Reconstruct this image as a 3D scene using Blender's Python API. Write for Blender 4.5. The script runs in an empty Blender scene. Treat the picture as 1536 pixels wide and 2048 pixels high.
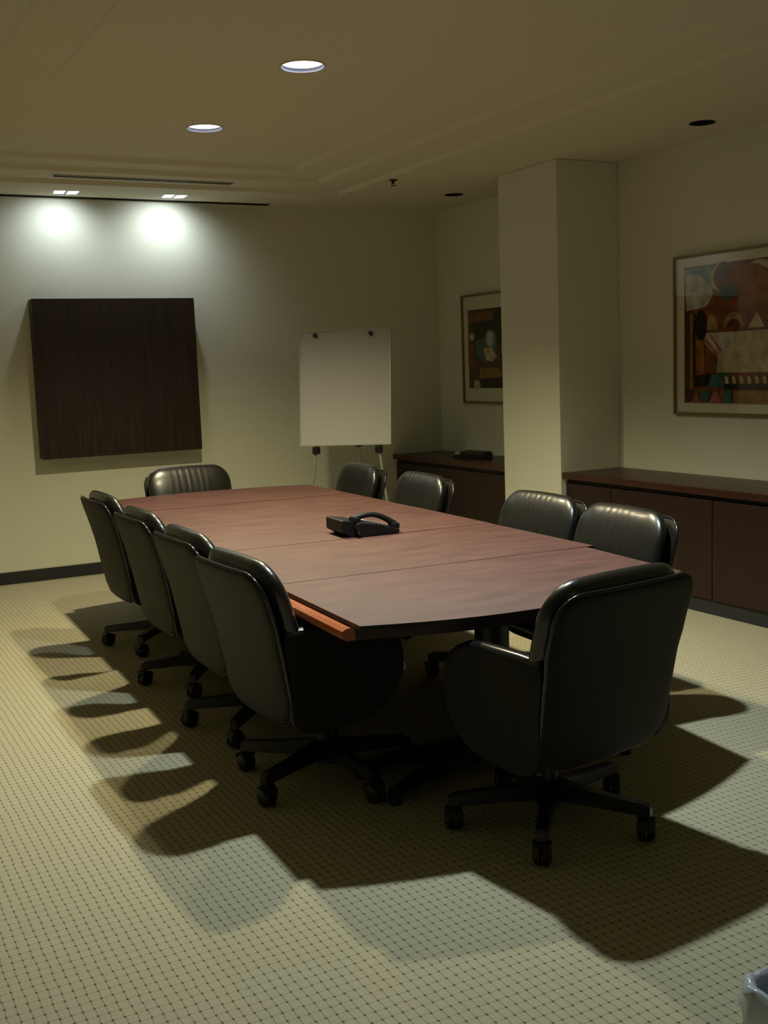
import bpy, bmesh, math, random
from mathutils import Vector, Matrix
PI = math.pi
random.seed(4)
S = bpy.context.scene
C = S.collection

# ------------------------------------------------------------------ camera
cam_d = bpy.data.cameras.new('camera')
cam = bpy.data.objects.new('camera', cam_d)
C.objects.link(cam)
cam_d.sensor_fit = 'VERTICAL'
cam_d.sensor_height = 36.0
cam_d.lens = 2225.03 / 2048.0 * 36.0
cam_d.clip_start = 0.05
r_ = Vector((0.88294927, -0.46802377, -0.03680123))
u_ = Vector((0.09285293, 0.09725448, 0.99091871))
f_ = Vector((0.46019443, 0.87834806, -0.12932815))
M4 = Matrix((r_, u_, -f_)).transposed().to_4x4()
M4.translation = Vector((0, 0, 1.5))
cam.matrix_world = M4
S.camera = cam

# ------------------------------------------------------------------ world, exposure
w = bpy.data.worlds.new('world')
S.world = w
w.use_nodes = True
w.node_tree.nodes['Background'].inputs[0].default_value = (0.6, 0.7, 0.8, 1)
w.node_tree.nodes['Background'].inputs[1].default_value = 0.0
S.view_settings.view_transform = 'Standard'
S.view_settings.look = 'None'
S.view_settings.gamma = 1.0
S.view_settings.use_curve_mapping = False
S.view_settings.exposure = 0.0

# lamp settings used by the lamp builders further down
DOWN_W = {3.48: (245.0, (0.86, 0.99, 0.97)), 4.87: (252.0, (1.0, 0.88, 0.56)), 6.25: (250.0, (1.0, 0.88, 0.55))}
WASH_W = (12.0, 16.0)
WASH_COL = (0.84, 0.93, 1.0)

# room dimensions (metres; camera stands at x=0 y=0)
XL, XR, YN, YF, ZC = -0.95, 5.07, -1.2, 8.51, 2.81
TX = 2.20
LEDGE = [(0.56, 3.84, 1.87, 7.87), (0.88, 3.52, 2.21, 7.53), (1.18, 3.22, 2.47, 7.27)]
RISE = 0.025
ZT = ZC + 3 * RISE

# ------------------------------------------------------------------ materials
MATS = {}
def new_mat(name):
    m = bpy.data.materials.new(name)
    m.use_nodes = True
    nt = m.node_tree
    return m, nt, nt.nodes['Principled BSDF']

def N(nt, typ, **kw):
    n = nt.nodes.new(typ)
    for k, v in kw.items():
        setattr(n, k, v)
    return n

def plain(name, col, rough=0.5, metal=0.0, spec=0.5, noise=0.0, nscale=40.0, bump=0.0, stretch=(1, 1, 1), coat=0.0):
    m, nt, p = new_mat(name)
    p.inputs['Base Color'].default_value = (*col, 1)
    p.inputs['Roughness'].default_value = rough
    p.inputs['Metallic'].default_value = metal
    p.inputs['Specular IOR Level'].default_value = spec
    p.inputs['Coat Weight'].default_value = coat
    if noise or bump:
        tc = N(nt, 'ShaderNodeTexCoord')
        mp = N(nt, 'ShaderNodeMapping')
        mp.inputs['Scale'].default_value = stretch
        nt.links.new(tc.outputs['Object'], mp.inputs[0])
        nz = N(nt, 'ShaderNodeTexNoise')
        nz.inputs['Scale'].default_value = nscale
        nz.inputs['Detail'].default_value = 5
        nt.links.new(mp.outputs[0], nz.inputs['Vector'])
        if noise:
            cr = N(nt, 'ShaderNodeValToRGB')
            cr.color_ramp.elements[0].position = 0.25
            cr.color_ramp.elements[1].position = 0.75
            cr.color_ramp.elements[0].color = (*[c * (1 - noise) for c in col], 1)
            cr.color_ramp.elements[1].color = (*[min(1, c * (1 + noise)) for c in col], 1)
            nt.links.new(nz.outputs['Fac'], cr.inputs[0])
            nt.links.new(cr.outputs[0], p.inputs['Base Color'])
        if bump:
            b = N(nt, 'ShaderNodeBump')
            b.inputs['Strength'].default_value = bump
            b.inputs['Distance'].default_value = 0.002
            nt.links.new(nz.outputs['Fac'], b.inputs['Height'])
            nt.links.new(b.outputs[0], p.inputs['Normal'])
    if coat:
        p.inputs['Coat Roughness'].default_value = 0.22
    MATS[name] = m
    return m

plain('wall_paint', (0.74, 0.755, 0.62), 0.75, spec=0.25, noise=0.025, nscale=60, bump=0.12)
plain('ceiling_paint', (0.68, 0.66, 0.51), 0.85, spec=0.2, noise=0.02, nscale=30)
plain('baseboard_rubber', (0.022, 0.024, 0.024), 0.5)
plain('leather', (0.009, 0.009, 0.0085), 0.32, spec=0.6, noise=0.2, nscale=30, bump=0.12, coat=0.6)
plain('leather_shell', (0.016, 0.0132, 0.0085), 0.55, spec=0.2, noise=0.15, nscale=90, bump=0.25)
plain('leather_gloss', (0.012, 0.012, 0.013), 0.2, spec=0.6)
plain('black_plastic', (0.010, 0.010, 0.010), 0.42)
plain('black_metal', (0.012, 0.012, 0.012), 0.35, spec=0.5)
plain('phone_plastic', (0.005, 0.005, 0.006), 0.5, spec=0.35)
plain('phone_key', (0.10, 0.10, 0.10), 0.5)
plain('phone_card', (0.45, 0.44, 0.40), 0.5)
plain('dark_void', (0.004, 0.004, 0.004), 0.9)
plain('white_board', (0.53, 0.54, 0.52), 0.4, spec=0.4)
plain('aluminium', (0.55, 0.54, 0.48), 0.42, metal=0.7)
plain('can_reflector', (0.55, 0.60, 0.85), 0.25, metal=0.8)
plain('trim_white', (0.62, 0.57, 0.42), 0.6)
plain('vent_metal', (0.50, 0.47, 0.36), 0.5)
plain('frame_bronze', (0.24, 0.18, 0.075), 0.4, metal=0.4)
plain('mat_board', (0.70, 0.69, 0.54), 0.9, spec=0.1)
plain('bag_plastic', (0.55, 0.62, 0.73), 0.18, spec=0.6, noise=0.1, nscale=20)
plain('basket_plastic', (0.05, 0.05, 0.03), 0.5)
plain('trash_dark', (0.012, 0.013, 0.016), 0.5, noise=0.6, nscale=25)
plain('marker_body', (0.35, 0.30, 0.19), 0.45)
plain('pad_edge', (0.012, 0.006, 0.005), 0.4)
plain('chrome', (0.6, 0.6, 0.6), 0.15, metal=1.0)

def emissive(name, col, s):
    m, nt, p = new_mat(name)
    p.inputs['Base Color'].default_value = (0.8, 0.8, 0.8, 1)
    p.inputs['Emission Color'].default_value = (*col, 1)
    p.inputs['Emission Strength'].default_value = s
    MATS[name] = m
emissive('lens_warm', (1.0, 0.98, 0.90), 3.0)
emissive('lens_cool', (0.90, 0.97, 1.0), 3.0)

def wood(name, c1, c2, rough, axis='Z', scale=1.0, coat=0.0):
    m, nt, p = new_mat(name)
    tc = N(nt, 'ShaderNodeTexCoord')
    mp = N(nt, 'ShaderNodeMapping')
    st = {'X': (1.2, 22, 22), 'Y': (22, 1.2, 22), 'Z': (22, 22, 1.2)}[axis]
    mp.inputs['Scale'].default_value = [s * scale for s in st]
    nt.links.new(tc.outputs['Object'], mp.inputs[0])
    nz = N(nt, 'ShaderNodeTexNoise')
    nz.inputs['Scale'].default_value = 2.2
    nz.inputs['Detail'].default_value = 7
    nz.inputs['Roughness'].default_value = 0.62
    nz.inputs['Distortion'].default_value = 0.6
    nt.links.new(mp.outputs[0], nz.inputs['Vector'])
    cr = N(nt, 'ShaderNodeValToRGB')
    cr.color_ramp.elements[0].position = 0.32
    cr.color_ramp.elements[1].position = 0.70
    cr.color_ramp.elements[0].color = (*c1, 1)
    cr.color_ramp.elements[1].color = (*c2, 1)
    nt.links.new(nz.outputs['Fac'], cr.inputs[0])
    nt.links.new(cr.outputs[0], p.inputs['Base Color'])
    p.inputs['Roughness'].default_value = rough
    p.inputs['Coat Weight'].default_value = coat
    MATS[name] = m
wood('wood_dark', (0.008, 0.0045, 0.003), (0.040, 0.018, 0.009), 0.5, 'Z')
wood('wood_mahogany', (0.034, 0.011, 0.007), (0.060, 0.019, 0.011), 0.36, 'Y', 0.7)
wood('wood_door', (0.015, 0.0042, 0.0024), (0.025, 0.0070, 0.0038), 0.5, 'Z', 0.7)
wood('wood_cherry', (0.42, 0.10, 0.028), (0.55, 0.15, 0.045), 0.3, 'Y', 0.6, 0.3)

def pad_material():
    m, nt, p = new_mat('pad_leatherette')
    tc = N(nt, 'ShaderNodeTexCoord')
    mp = N(nt, 'ShaderNodeMapping')
    mp.inputs['Scale'].default_value = (2.0, 6.5, 6.5)
    nt.links.new(tc.outputs['Object'], mp.inputs[0])
    a = N(nt, 'ShaderNodeTexNoise')
    a.inputs['Scale'].default_value = 2.2
    a.inputs['Detail'].default_value = 6
    a.inputs['Roughness'].default_value = 0.65
    nt.links.new(mp.outputs[0], a.inputs['Vector'])
    cr = N(nt, 'ShaderNodeValToRGB')
    cr.color_ramp.elements[0].position = 0.3
    cr.color_ramp.elements[1].position = 0.72
    cr.color_ramp.elements[0].color = (0.058, 0.017, 0.013, 1)
    cr.color_ramp.elements[1].color = (0.118, 0.043, 0.034, 1)
    nt.links.new(a.outputs['Fac'], cr.inputs[0])
    nt.links.new(cr.outputs[0], p.inputs['Base Color'])
    rr = N(nt, 'ShaderNodeMapRange')
    rr.inputs['To Min'].default_value = 0.55
    rr.inputs['To Max'].default_value = 0.66
    nt.links.new(a.outputs['Fac'], rr.inputs['Value'])
    nt.links.new(rr.outputs[0], p.inputs['Roughness'])
    g = N(nt, 'ShaderNodeTexNoise')
    g.inputs['Scale'].default_value = 260
    nt.links.new(tc.outputs['Object'], g.inputs['Vector'])
    b = N(nt, 'ShaderNodeBump')
    b.inputs['Strength'].default_value = 0.15
    b.inputs['Distance'].default_value = 0.001
    nt.links.new(g.outputs['Fac'], b.inputs['Height'])
    nt.links.new(b.outputs[0], p.inputs['Normal'])
    p.inputs['Specular IOR Level'].default_value = 0.75
    MATS['pad'] = m
pad_material()

def carpet_material():
    m, nt, p = new_mat('carpet')
    L = nt.links
    tc = N(nt, 'ShaderNodeTexCoord')
    # slight wobble of the weave
    wn = N(nt, 'ShaderNodeTexNoise')
    wn.inputs['Scale'].default_value = 14
    L.new(tc.outputs['Object'], wn.inputs['Vector'])
    sub = N(nt, 'ShaderNodeVectorMath', operation='SUBTRACT')
    L.new(wn.outputs['Color'], sub.inputs[0])
    sub.inputs[1].default_value = (0.5, 0.5, 0.5)
    scl = N(nt, 'ShaderNodeVectorMath', operation='SCALE')
    L.new(sub.outputs[0], scl.inputs[0])
    scl.inputs['Scale'].default_value = 0.010
    add = N(nt, 'ShaderNodeVectorMath', operation='ADD')
    L.new(tc.outputs['Object'], add.inputs[0])
    L.new(scl.outputs[0], add.inputs[1])
    sep = N(nt, 'ShaderNodeSeparateXYZ')
    L.new(add.outputs[0], sep.inputs[0])
    def M(op, a, b=None):
        n = N(nt, 'ShaderNodeMath', operation=op)
        for i, v in enumerate((a, b)):
            if v is None:
                continue
            if isinstance(v, (int, float)):
                n.inputs[i].default_value = v
            else:
                L.new(v, n.inputs[i])
        return n.outputs[0]
    PX, PY = 0.0272, 0.0362
    def dist(o, P):
        return M('ABSOLUTE', M('SUBTRACT', M('FRACT', M('DIVIDE', o, P)), 0.5))
    dx, dy = dist(sep.outputs[0], PX), dist(sep.outputs[1], PY)
    def line(d, wd):
        n = N(nt, 'ShaderNodeMapRange')
        n.interpolation_type = 'SMOOTHSTEP'
        n.inputs['From Min'].default_value = 0.0
        n.inputs['From Max'].default_value = wd
        n.inputs['To Min'].default_value = 1.0
        n.inputs['To Max'].default_value = 0.0
        L.new(d, n.inputs['Value'])
        return n.outputs[0]
    lx = line(dx, 0.10)      # runs along y
    ly = line(dy, 0.085)
    rad = M('SQRT', M('ADD', M('MULTIPLY', dx, dx), M('MULTIPLY', dy, dy)))
    dot = line(rad, 0.20)
    dark = M('MINIMUM', M('ADD', M('ADD', M('MULTIPLY', lx, 0.42), M('MULTIPLY', ly, 0.30)), M('MULTIPLY', dot, 0.75)), 1.0)
    fib = N(nt, 'ShaderNodeTexNoise')
    fib.inputs['Scale'].default_value = 320
    fib.inputs['Detail'].default_value = 3
    L.new(tc.outputs['Object'], fib.inputs['Vector'])
    cr = N(nt, 'ShaderNodeValToRGB')
    cr.color_ramp.elements[0].position = 0.25
    cr.color_ramp.elements[1].position = 0.75
    cr.color_ramp.elements[0].color = (0.40, 0.370, 0.25, 1)
    cr.color_ramp.elements[1].color = (0.56, 0.515, 0.37, 1)
    L.new(fib.outputs['Fac'], cr.inputs[0])
    mx = N(nt, 'ShaderNodeMix', data_type='RGBA')
    L.new(dark, mx.inputs['Factor'])
    L.new(cr.outputs[0], mx.inputs['A'])
    mx.inputs['B'].default_value = (0.085, 0.082, 0.066, 1)
    L.new(mx.outputs['Result'], p.inputs['Base Color'])
    p.inputs['Roughness'].default_value = 0.95
    p.inputs['Specular IOR Level'].default_value = 0.1
    b = N(nt, 'ShaderNodeBump')
    b.inputs['Strength'].default_value = 0.5
    b.inputs['Distance'].default_value = 0.003
    inv = M('SUBTRACT', M('MULTIPLY', fib.outputs['Fac'], 0.5), dark)
    L.new(inv, b.inputs['Height'])
    L.new(b.outputs[0], p.inputs['Normal'])
    MATS['carpet'] = m
carpet_material()

def glass_material():
    m = bpy.data.materials.new('picture_glass')
    m.use_nodes = True
    nt = m.node_tree
    nt.nodes.clear()
    o = N(nt, 'ShaderNodeOutputMaterial')
    mix = N(nt, 'ShaderNodeMixShader')
    lw = N(nt, 'ShaderNodeLayerWeight')
    pw = N(nt, 'ShaderNodeMath', operation='POWER')
    pw.inputs[1].default_value = 5.0
    nt.links.new(lw.outputs['Facing'], pw.inputs[0])
    fr = N(nt, 'ShaderNodeMath', operation='MULTIPLY_ADD')
    fr.inputs[1].default_value = 0.95
    fr.inputs[2].default_value = 0.035
    nt.links.new(pw.outputs[0], fr.inputs[0])
    t = N(nt, 'ShaderNodeBsdfTransparent')
    g = N(nt, 'ShaderNodeBsdfGlossy')
    g.inputs['Roughness'].default_value = 0.03
    nt.links.new(fr.outputs[0], mix.inputs[0])
    nt.links.new(t.outputs[0], mix.inputs[1])
    nt.links.new(g.outputs[0], mix.inputs[2])
    nt.links.new(mix.outputs[0], o.inputs[0])
    MATS['glass'] = m
glass_material()

# ------------------------------------------------------------------ mesh helpers
def tag(o, label=None, cat=None, group=None, kind=None):
    if label: o['label'] = label
    if cat: o['category'] = cat
    if group: o['group'] = group
    if kind: o['kind'] = kind
    return o

def empty(name, loc=(0, 0, 0), rz=0.0):
    o = bpy.data.objects.new(name, None)
    o.empty_display_size = 0.1
    o.location = loc
    o.rotation_euler = (0, 0, rz)
    C.objects.link(o)
    return o

def obj(name, bm, mat, parent=None, smooth=False, loc=(0, 0, 0), rot=(0, 0, 0), ang=None):
    bmesh.ops.recalc_face_normals(bm, faces=bm.faces[:])
    me = bpy.data.meshes.new(name)
    bm.to_mesh(me)
    bm.free()
    for mm in (mat if isinstance(mat, (list, tuple)) else [mat]):
        me.materials.append(MATS[mm])
    if smooth:
        for f in me.polygons:
            f.use_smooth = True
        if ang is not None:
            me.set_sharp_from_angle(angle=math.radians(ang))
    o = bpy.data.objects.new(name, me)
    o.location = loc
    o.rotation_euler = rot
    C.objects.link(o)
    if parent:
        o.parent = parent
    return o

def box(bm, x0, x1, y0, y1, z0, z1, bev=0.0, seg=2):
    vs = [bm.verts.new((x, y, z)) for x in (x0, x1) for y in (y0, y1) for z in (z0, z1)]
    fs = [bm.faces.new([vs[i] for i in q]) for q in ((0, 1, 3, 2), (4, 6, 7, 5), (0, 4, 5, 1), (2, 3, 7, 6), (0, 2, 6, 4), (1, 5, 7, 3))]
    if bev:
        es = list({e for f in fs for e in f.edges})
        bmesh.ops.bevel(bm, geom=es, offset=bev, segments=seg, profile=0.5, affect='EDGES')
    return vs

def bxo(name, mat, x0, x1, y0, y1, z0, z1, parent=None, bev=0.0, seg=2, smooth=False):
    bm = bmesh.new()
    box(bm, x0, x1, y0, y1, z0, z1, bev, seg)
    return obj(name, bm, mat, parent, smooth=smooth, ang=40 if smooth else None)

def prism(bm, pts, axis, a0, a1, bev=0.0, seg=2):
    """extrude a polygon of 2-D points along an axis"""
    def P(p, a):
        return {'X': (a, p[0], p[1]), 'Y': (p[0], a, p[1]), 'Z': (p[0], p[1], a)}[axis]
    A = [bm.verts.new(P(p, a0)) for p in pts]
    B = [bm.verts.new(P(p, a1)) for p in pts]
    fa = bm.faces.new(A)
    fb = bm.faces.new(B[::-1])
    n = len(pts)
    for i in range(n):
        bm.faces.new((A[i], B[i], B[(i + 1) % n], A[(i + 1) % n]))
    if bev:
        es = list(fa.edges) + list(fb.edges)
        bmesh.ops.bevel(bm, geom=es, offset=bev, segments=seg, profile=0.5, affect='EDGES')

def tube(bm, path, rad, n=12, cap=True):
    path = [Vector(p) for p in path]
    rads = rad if isinstance(rad, (list, tuple)) else [rad] * len(path)
    rings = []
    prev = None
    for i, p in enumerate(path):
        t = (path[min(i + 1, len(path) - 1)] - path[max(i - 1, 0)]).normalized()
        ref = prev if prev is not None else (Vector((0, 0, 1)) if abs(t.z) < 0.9 else Vector((1, 0, 0)))
        a = (ref - t * ref.dot(t)).normalized()
        prev = a
        b = t.cross(a)
        rings.append([bm.verts.new(p + (a * math.cos(2 * PI * k / n) + b * math.sin(2 * PI * k / n)) * rads[i]) for k in range(n)])
    for i in range(len(rings) - 1):
        for k in range(n):
            bm.faces.new((rings[i][k], rings[i][(k + 1) % n], rings[i + 1][(k + 1) % n], rings[i + 1][k]))
    if cap:
        bm.faces.new(rings[0][::-1])
        bm.faces.new(rings[-1])

def lathe(bm, prof, n=32, cx=0, cy=0, close=False):
    rings = [[bm.verts.new((cx + r * math.cos(2 * PI * k / n), cy + r * math.sin(2 * PI * k / n), z)) for k in range(n)] for r, z in prof]
    for i in range(len(rings) - 1):
        for k in range(n):
            bm.faces.new((rings[i][k], rings[i][(k + 1) % n], rings[i + 1][(k + 1) % n], rings[i + 1][k]))
    if close:
        bm.faces.new(rings[0][::-1])
        bm.faces.new(rings[-1])

def smooth_poly(pts, per=6):
    """closed Catmull-Rom through 2-D points"""
    out = []
    n = len(pts)
    for i in range(n):
        p0, p1, p2, p3 = pts[i - 1], pts[i], pts[(i + 1) % n], pts[(i + 2) % n]
        for k in range(per):
            t = k / per
            out.append(tuple(0.5 * ((2 * p1[j]) + (-p0[j] + p2[j]) * t + (2 * p0[j] - 5 * p1[j] + 4 * p2[j] - p3[j]) * t * t + (-p0[j] + 3 * p1[j] - 3 * p2[j] + p3[j]) * t ** 3) for j in (0, 1)))
    return out

def slab(bm, hw, hh, r, tf, tb, nx=28, nz=26, n_exp=4.0, warp=None, r_bot=None):
    """soft cushion: rounded rectangle in x/z, bulging +tf in front (y) and -tb behind"""
    def spaced(n):
        return [math.sin((i / n - 0.5) * PI) for i in range(n + 1)]
    us, vs = spaced(nx), spaced(nz)
    def bound(u, v):
        x, z = u * hw, v * hh
        rr = r if (v > 0 or r_bot is None) else r_bot
        cx, cz = hw - rr, hh - rr
        ax, az = abs(x), abs(z)
        if ax > cx and az > cz:
            d = math.hypot(ax - cx, az - cz)
            if d > 1e-9:
                ax, az = cx + (ax - cx) / d * rr, cz + (az - cz) / d * rr
        return math.copysign(ax, x), math.copysign(az, z)
    F, B = {}, {}
    for i, u in enumerate(us):
        for j, v in enumerate(vs):
            m = max(abs(u), abs(v))
            if m < 1e-9:
                x = z = 0.0
            else:
                bx_, bz_ = bound(u / m, v / m)
                x, z = bx_ * m, bz_ * m
            prof = max(0.0, 1 - m ** n_exp) ** (1 / 2.2)
            for side, D, t in ((1, F, tf), (-1, B, tb)):
                if side == -1 and (i in (0, nx) or j in (0, nz)):
                    D[i, j] = F[i, j]
                    continue
                y = side * t * prof
                p = (x, y, z)
                if warp:
                    p = warp(x, y, z, side, m)
                D[i, j] = bm.verts.new(p)
    for i in range(nx):
        for j in range(nz):
            bm.faces.new((F[i, j], F[i + 1, j], F[i + 1, j + 1], F[i, j + 1]))
            bm.faces.new((B[i, j], B[i, j + 1], B[i + 1, j + 1], B[i + 1, j]))

# ------------------------------------------------------------------ room shell
def struct(name, bm, mat, parent=None):
    o = obj(name, bm, mat, parent)
    o['kind'] = 'structure'
    return o

bm = bmesh.new(); box(bm, XL, XR, YN, YF, -0.05, 0.0)
struct('floor', bm, 'carpet')
T = 0.10
for nm, b in (('wall_far', (XL - T, XR + T, YF, YF + T)), ('wall_near', (XL - T, XR + T, YN - T, YN)),
              ('wall_left', (XL - T, XL, YN, YF)), ('wall_right', (XR, XR + T, YN, YF))):
    bm = bmesh.new(); box(bm, *b, -0.05, ZC + 0.25)
    struct(nm, bm, 'wall_paint')
PIL = (4.555, XR, 6.09, 6.77)
bm = bmesh.new(); box(bm, PIL[0], XR - 0.001, PIL[2], PIL[3], 0, ZC - 0.001, 0.004, 2)
struct('wall_pillar', bm, 'wall_paint')

# ceiling with stepped tray and real holes for the recessed fittings
LIT = [(TX + 0.015, y) for y in (3.48, 4.87, 6.25)]
R_LIT = 0.102
UNLIT = [(4.72, 4.93), (4.70, 7.60)]
R_UNLIT = 0.068
WASH = [(1.853, 8.215), (2.644, 8.205)]
SLOT = (0.2, 3.478, 8.405, 8.465)
def ring_pts(cx, cy, r, n=40):
    return [(cx + r * math.cos(2 * PI * k / n), cy + r * math.sin(2 * PI * k / n)) for k in range(n)]
def rect(x0, x1, y0, y1):
    return [(x0, y0), (x1, y0), (x1, y1), (x0, y1)]
def wash_quads(cx, cy):
    q = []
    for s in (-1, 1):
        x = cx + s * 0.047
        q.append([(x - 0.047 - 0.0, cy - 0.055), (x + 0.030, cy - 0.075), (x + 0.040, cy + 0.060), (x - 0.030, cy + 0.075)])
    return q
def fill(bm, loops, z):
    es = []
    for lp in loops:
        vs = [bm.verts.new((x, y, z)) for x, y in lp]
        es += [bm.edges.new((vs[i], vs[(i + 1) % len(vs)])) for i in range(len(vs))]
    bmesh.ops.triangle_fill(bm, use_beauty=True, use_dissolve=False, edges=es)
bm = bmesh.new()
holes = [ring_pts(x, y, R_UNLIT) for x, y in UNLIT] + [rect(*SLOT)]
for c in WASH:
    holes += wash_quads(*c)
fill(bm, [rect(XL, XR, YN, YF), rect(*LEDGE[0])] + holes, ZC)
for i in range(3):
    z0, z1 = ZC + i * RISE, ZC + (i + 1) * RISE
    lp = rect(*LEDGE[i])
    a = [bm.verts.new((x, y, z0)) for x, y in lp]
    c_ = 0.034
    q = LEDGE[i]
    lpu = rect(q[0] + c_, q[1] - c_, q[2] + c_, q[3] - c_)
    b = [bm.verts.new((x, y, z1)) for x, y in lpu]
    for k in range(4):
        bm.faces.new((a[k], a[(k + 1) % 4], b[(k + 1) % 4], b[k]))
    inner = [rect(*LEDGE[i + 1])] if i < 2 else [ring_pts(x, y, R_LIT) for x, y in LIT]
    fill(bm, [lpu] + inner, z1)
struct('ceiling', bm, 'ceiling_paint')
bm = bmesh.new(); box(bm, XL - T, XR + T, YN - T, YF + T, ZC + 0.25, ZC + 0.30)
struct('ceiling_deck', bm, 'dark_void')

bxo('baseboard_far', 'baseboard_rubber', XL, 4.62, YF - 0.008, YF, 0, 0.092, bev=0.003)['kind'] = 'structure'
bxo('baseboard_left', 'baseboard_rubber', XL, XL + 0.008, YN, YF - 0.008, 0, 0.092, bev=0.003)['kind'] = 'structure'
bxo('baseboard_near', 'baseboard_rubber', XL + 0.008, XR, YN, YN + 0.008, 0, 0.092, bev=0.003)['kind'] = 'structure'
bxo('baseboard_pillar', 'baseboard_rubber', PIL[0] - 0.008, PIL[0] - 0.0005, PIL[2], PIL[3], 0, 0.092, bev=0.003)['kind'] = 'structure'

# black projection-screen slot in the ceiling in front of the far wall
bm = bmesh.new()
x0, x1, y0, y1 = SLOT
box(bm, x0, x1, y0 - 0.012, y0, ZC - 0.006, ZC + 0.10)
box(bm, x0, x1, y1, y1 + 0.006, ZC - 0.003, ZC + 0.10)
box(bm, x0 - 0.006, x0, y0 - 0.012, y1 + 0.006, ZC - 0.004, ZC + 0.10)
box(bm, x1, x1 + 0.006, y0 - 0.012, y1 + 0.006, ZC - 0.004, ZC + 0.10)
box(bm, x0, x1, y0, y1, ZC + 0.09, ZC + 0.10)
struct('trim_1', bm, 'dark_void')

# ------------------------------------------------------------------ ceiling fittings
LIT_NAMES = {3.48: 'round recessed downlight glowing cool white over the table end by the wastebasket',
             4.87: 'round recessed downlight glowing white above the telephone, middle of the tray ceiling',
             6.25: 'round recessed downlight glowing white, nearest the dark wood wall panel'}
for x, y in LIT:
    t = empty('downlight', (x, y, ZT))
    tag(t, LIT_NAMES[y], 'downlight', 'lit downlights in the tray ceiling')
    bm = bmesh.new(); lathe(bm, [(R_LIT - 0.002, -0.004), (R_LIT + 0.006, -0.004), (R_LIT + 0.006, 0.0), (R_LIT, 0.001)], 40)
    obj('trim_ring', bm, 'trim_white', t, smooth=True, ang=40)
    bm = bmesh.new(); lathe(bm, [(R_LIT - 0.002, -0.004), (R_LIT - 0.003, 0.010), (R_LIT - 0.006, 0.014)], 40)
    obj('reflector', bm, 'can_reflector', t, smooth=True)
    bm = bmesh.new(); lathe(bm, [(R_LIT - 0.006, 0.014), (0.06, 0.010), (0.02, 0.008), (0.002, 0.008)], 40)
    obj('lens', bm, 'lens_cool' if y == 3.48 else 'lens_warm', t, smooth=True)
    W, col = DOWN_W[y]
    ld = bpy.data.lights.new('downlight_lamp', 'SPOT')
    ld.energy = W
    ld.color = col
    ld.spot_size = math.radians(128)
    ld.spot_blend = 0.75
    ld.shadow_soft_size = 0.05
    lo = bpy.data.objects.new('downlight_lamp', ld)
    C.objects.link(lo)
    lo.parent = t
    lo.location = (0, 0, -0.002)

UN = ['dark unlit recessed downlight in the ceiling in front of the large picture', 'dark unlit recessed downlight in the ceiling in the alcove beyond the pillar']
for (x, y), lb in zip(UNLIT, UN):
    t = empty('unlit_downlight', (x, y, ZC))
    tag(t, lb, 'downlight', 'unlit downlights by the right wall')
    bm = bmesh.new(); lathe(bm, [(R_UNLIT - 0.003, -0.003), (R_UNLIT + 0.006, -0.003), (R_UNLIT + 0.006, 0.0), (R_UNLIT, 0.001)], 36)
    obj('trim_ring', bm, 'dark_void', t, smooth=True, ang=40)
    bm = bmesh.new(); lathe(bm, [(R_UNLIT - 0.002, -0.003), (R_UNLIT - 0.006, 0.10), (0.002, 0.10)], 36)
    obj('baffle', bm, 'dark_void', t, smooth=True, ang=40)

WN = ['twin-lamp wall washer lighting the left end of the wall above the wood panel', 'twin-lamp wall washer on the ceiling, closer to the flip chart easel']
WN[0] = 'twin-lamp ceiling wall washer farther from the flip chart easel'
for (x, y), lb, wash_w in zip(WASH, WN, WASH_W):
    t = empty('wall_washer', (x, y, ZC))
    tag(t, lb, 'ceiling light', 'twin wall washers by the screen slot')
    for q in wash_quads(0, 0):
        bm = bmesh.new()
        a = [bm.verts.new((px, py, 0.012)) for px, py in q]
        bm.faces.new(a)
        obj('lens', bm, 'lens_cool', t)
        bm = bmesh.new()
        b0 = [bm.verts.new((px, py, -0.001)) for px, py in q]
        b1 = [bm.verts.new((px, py, 0.013)) for px, py in q]
        for k in range(4):
            bm.faces.new((b0[k], b0[(k + 1) % 4], b1[(k + 1) % 4], b1[k]))
        obj('lens_housing', bm, 'can_reflector', t)
    ld = bpy.data.lights.new('wall_washer_lamp', 'SPOT')
    ld.energy = wash_w
    ld.color = WASH_COL
    ld.spot_size = math.radians(150)
    ld.spot_blend = 1.0
    ld.shadow_soft_size = 0.03
    lo = bpy.data.objects.new('wall_washer_lamp', ld)
    C.objects.link(lo)
    lo.parent = t
    lo.location = (0, 0, -0.01)
    d = Vector((-0.06, YF - y, -0.50))
    lo.rotation_euler = d.to_track_quat('-Z', 'Y').to_euler()

# linear slot diffuser on the first ledge
t = empty('ceiling_vent', (0, 7.70, ZC + RISE))
tag(t, 'long thin linear slot air diffuser in the stepped ceiling', 'air vent')
bxo('frame', 'vent_metal', 1.64, 2.92, -0.045, 0.045, -0.004, 0.0, t, 0.001)
for k in range(3):
    bxo('slot', 'dark_void', 1.655, 2.905, -0.033 + k * 0.024, -0.020 + k * 0.024, -0.0052, -0.004, t)

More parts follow.
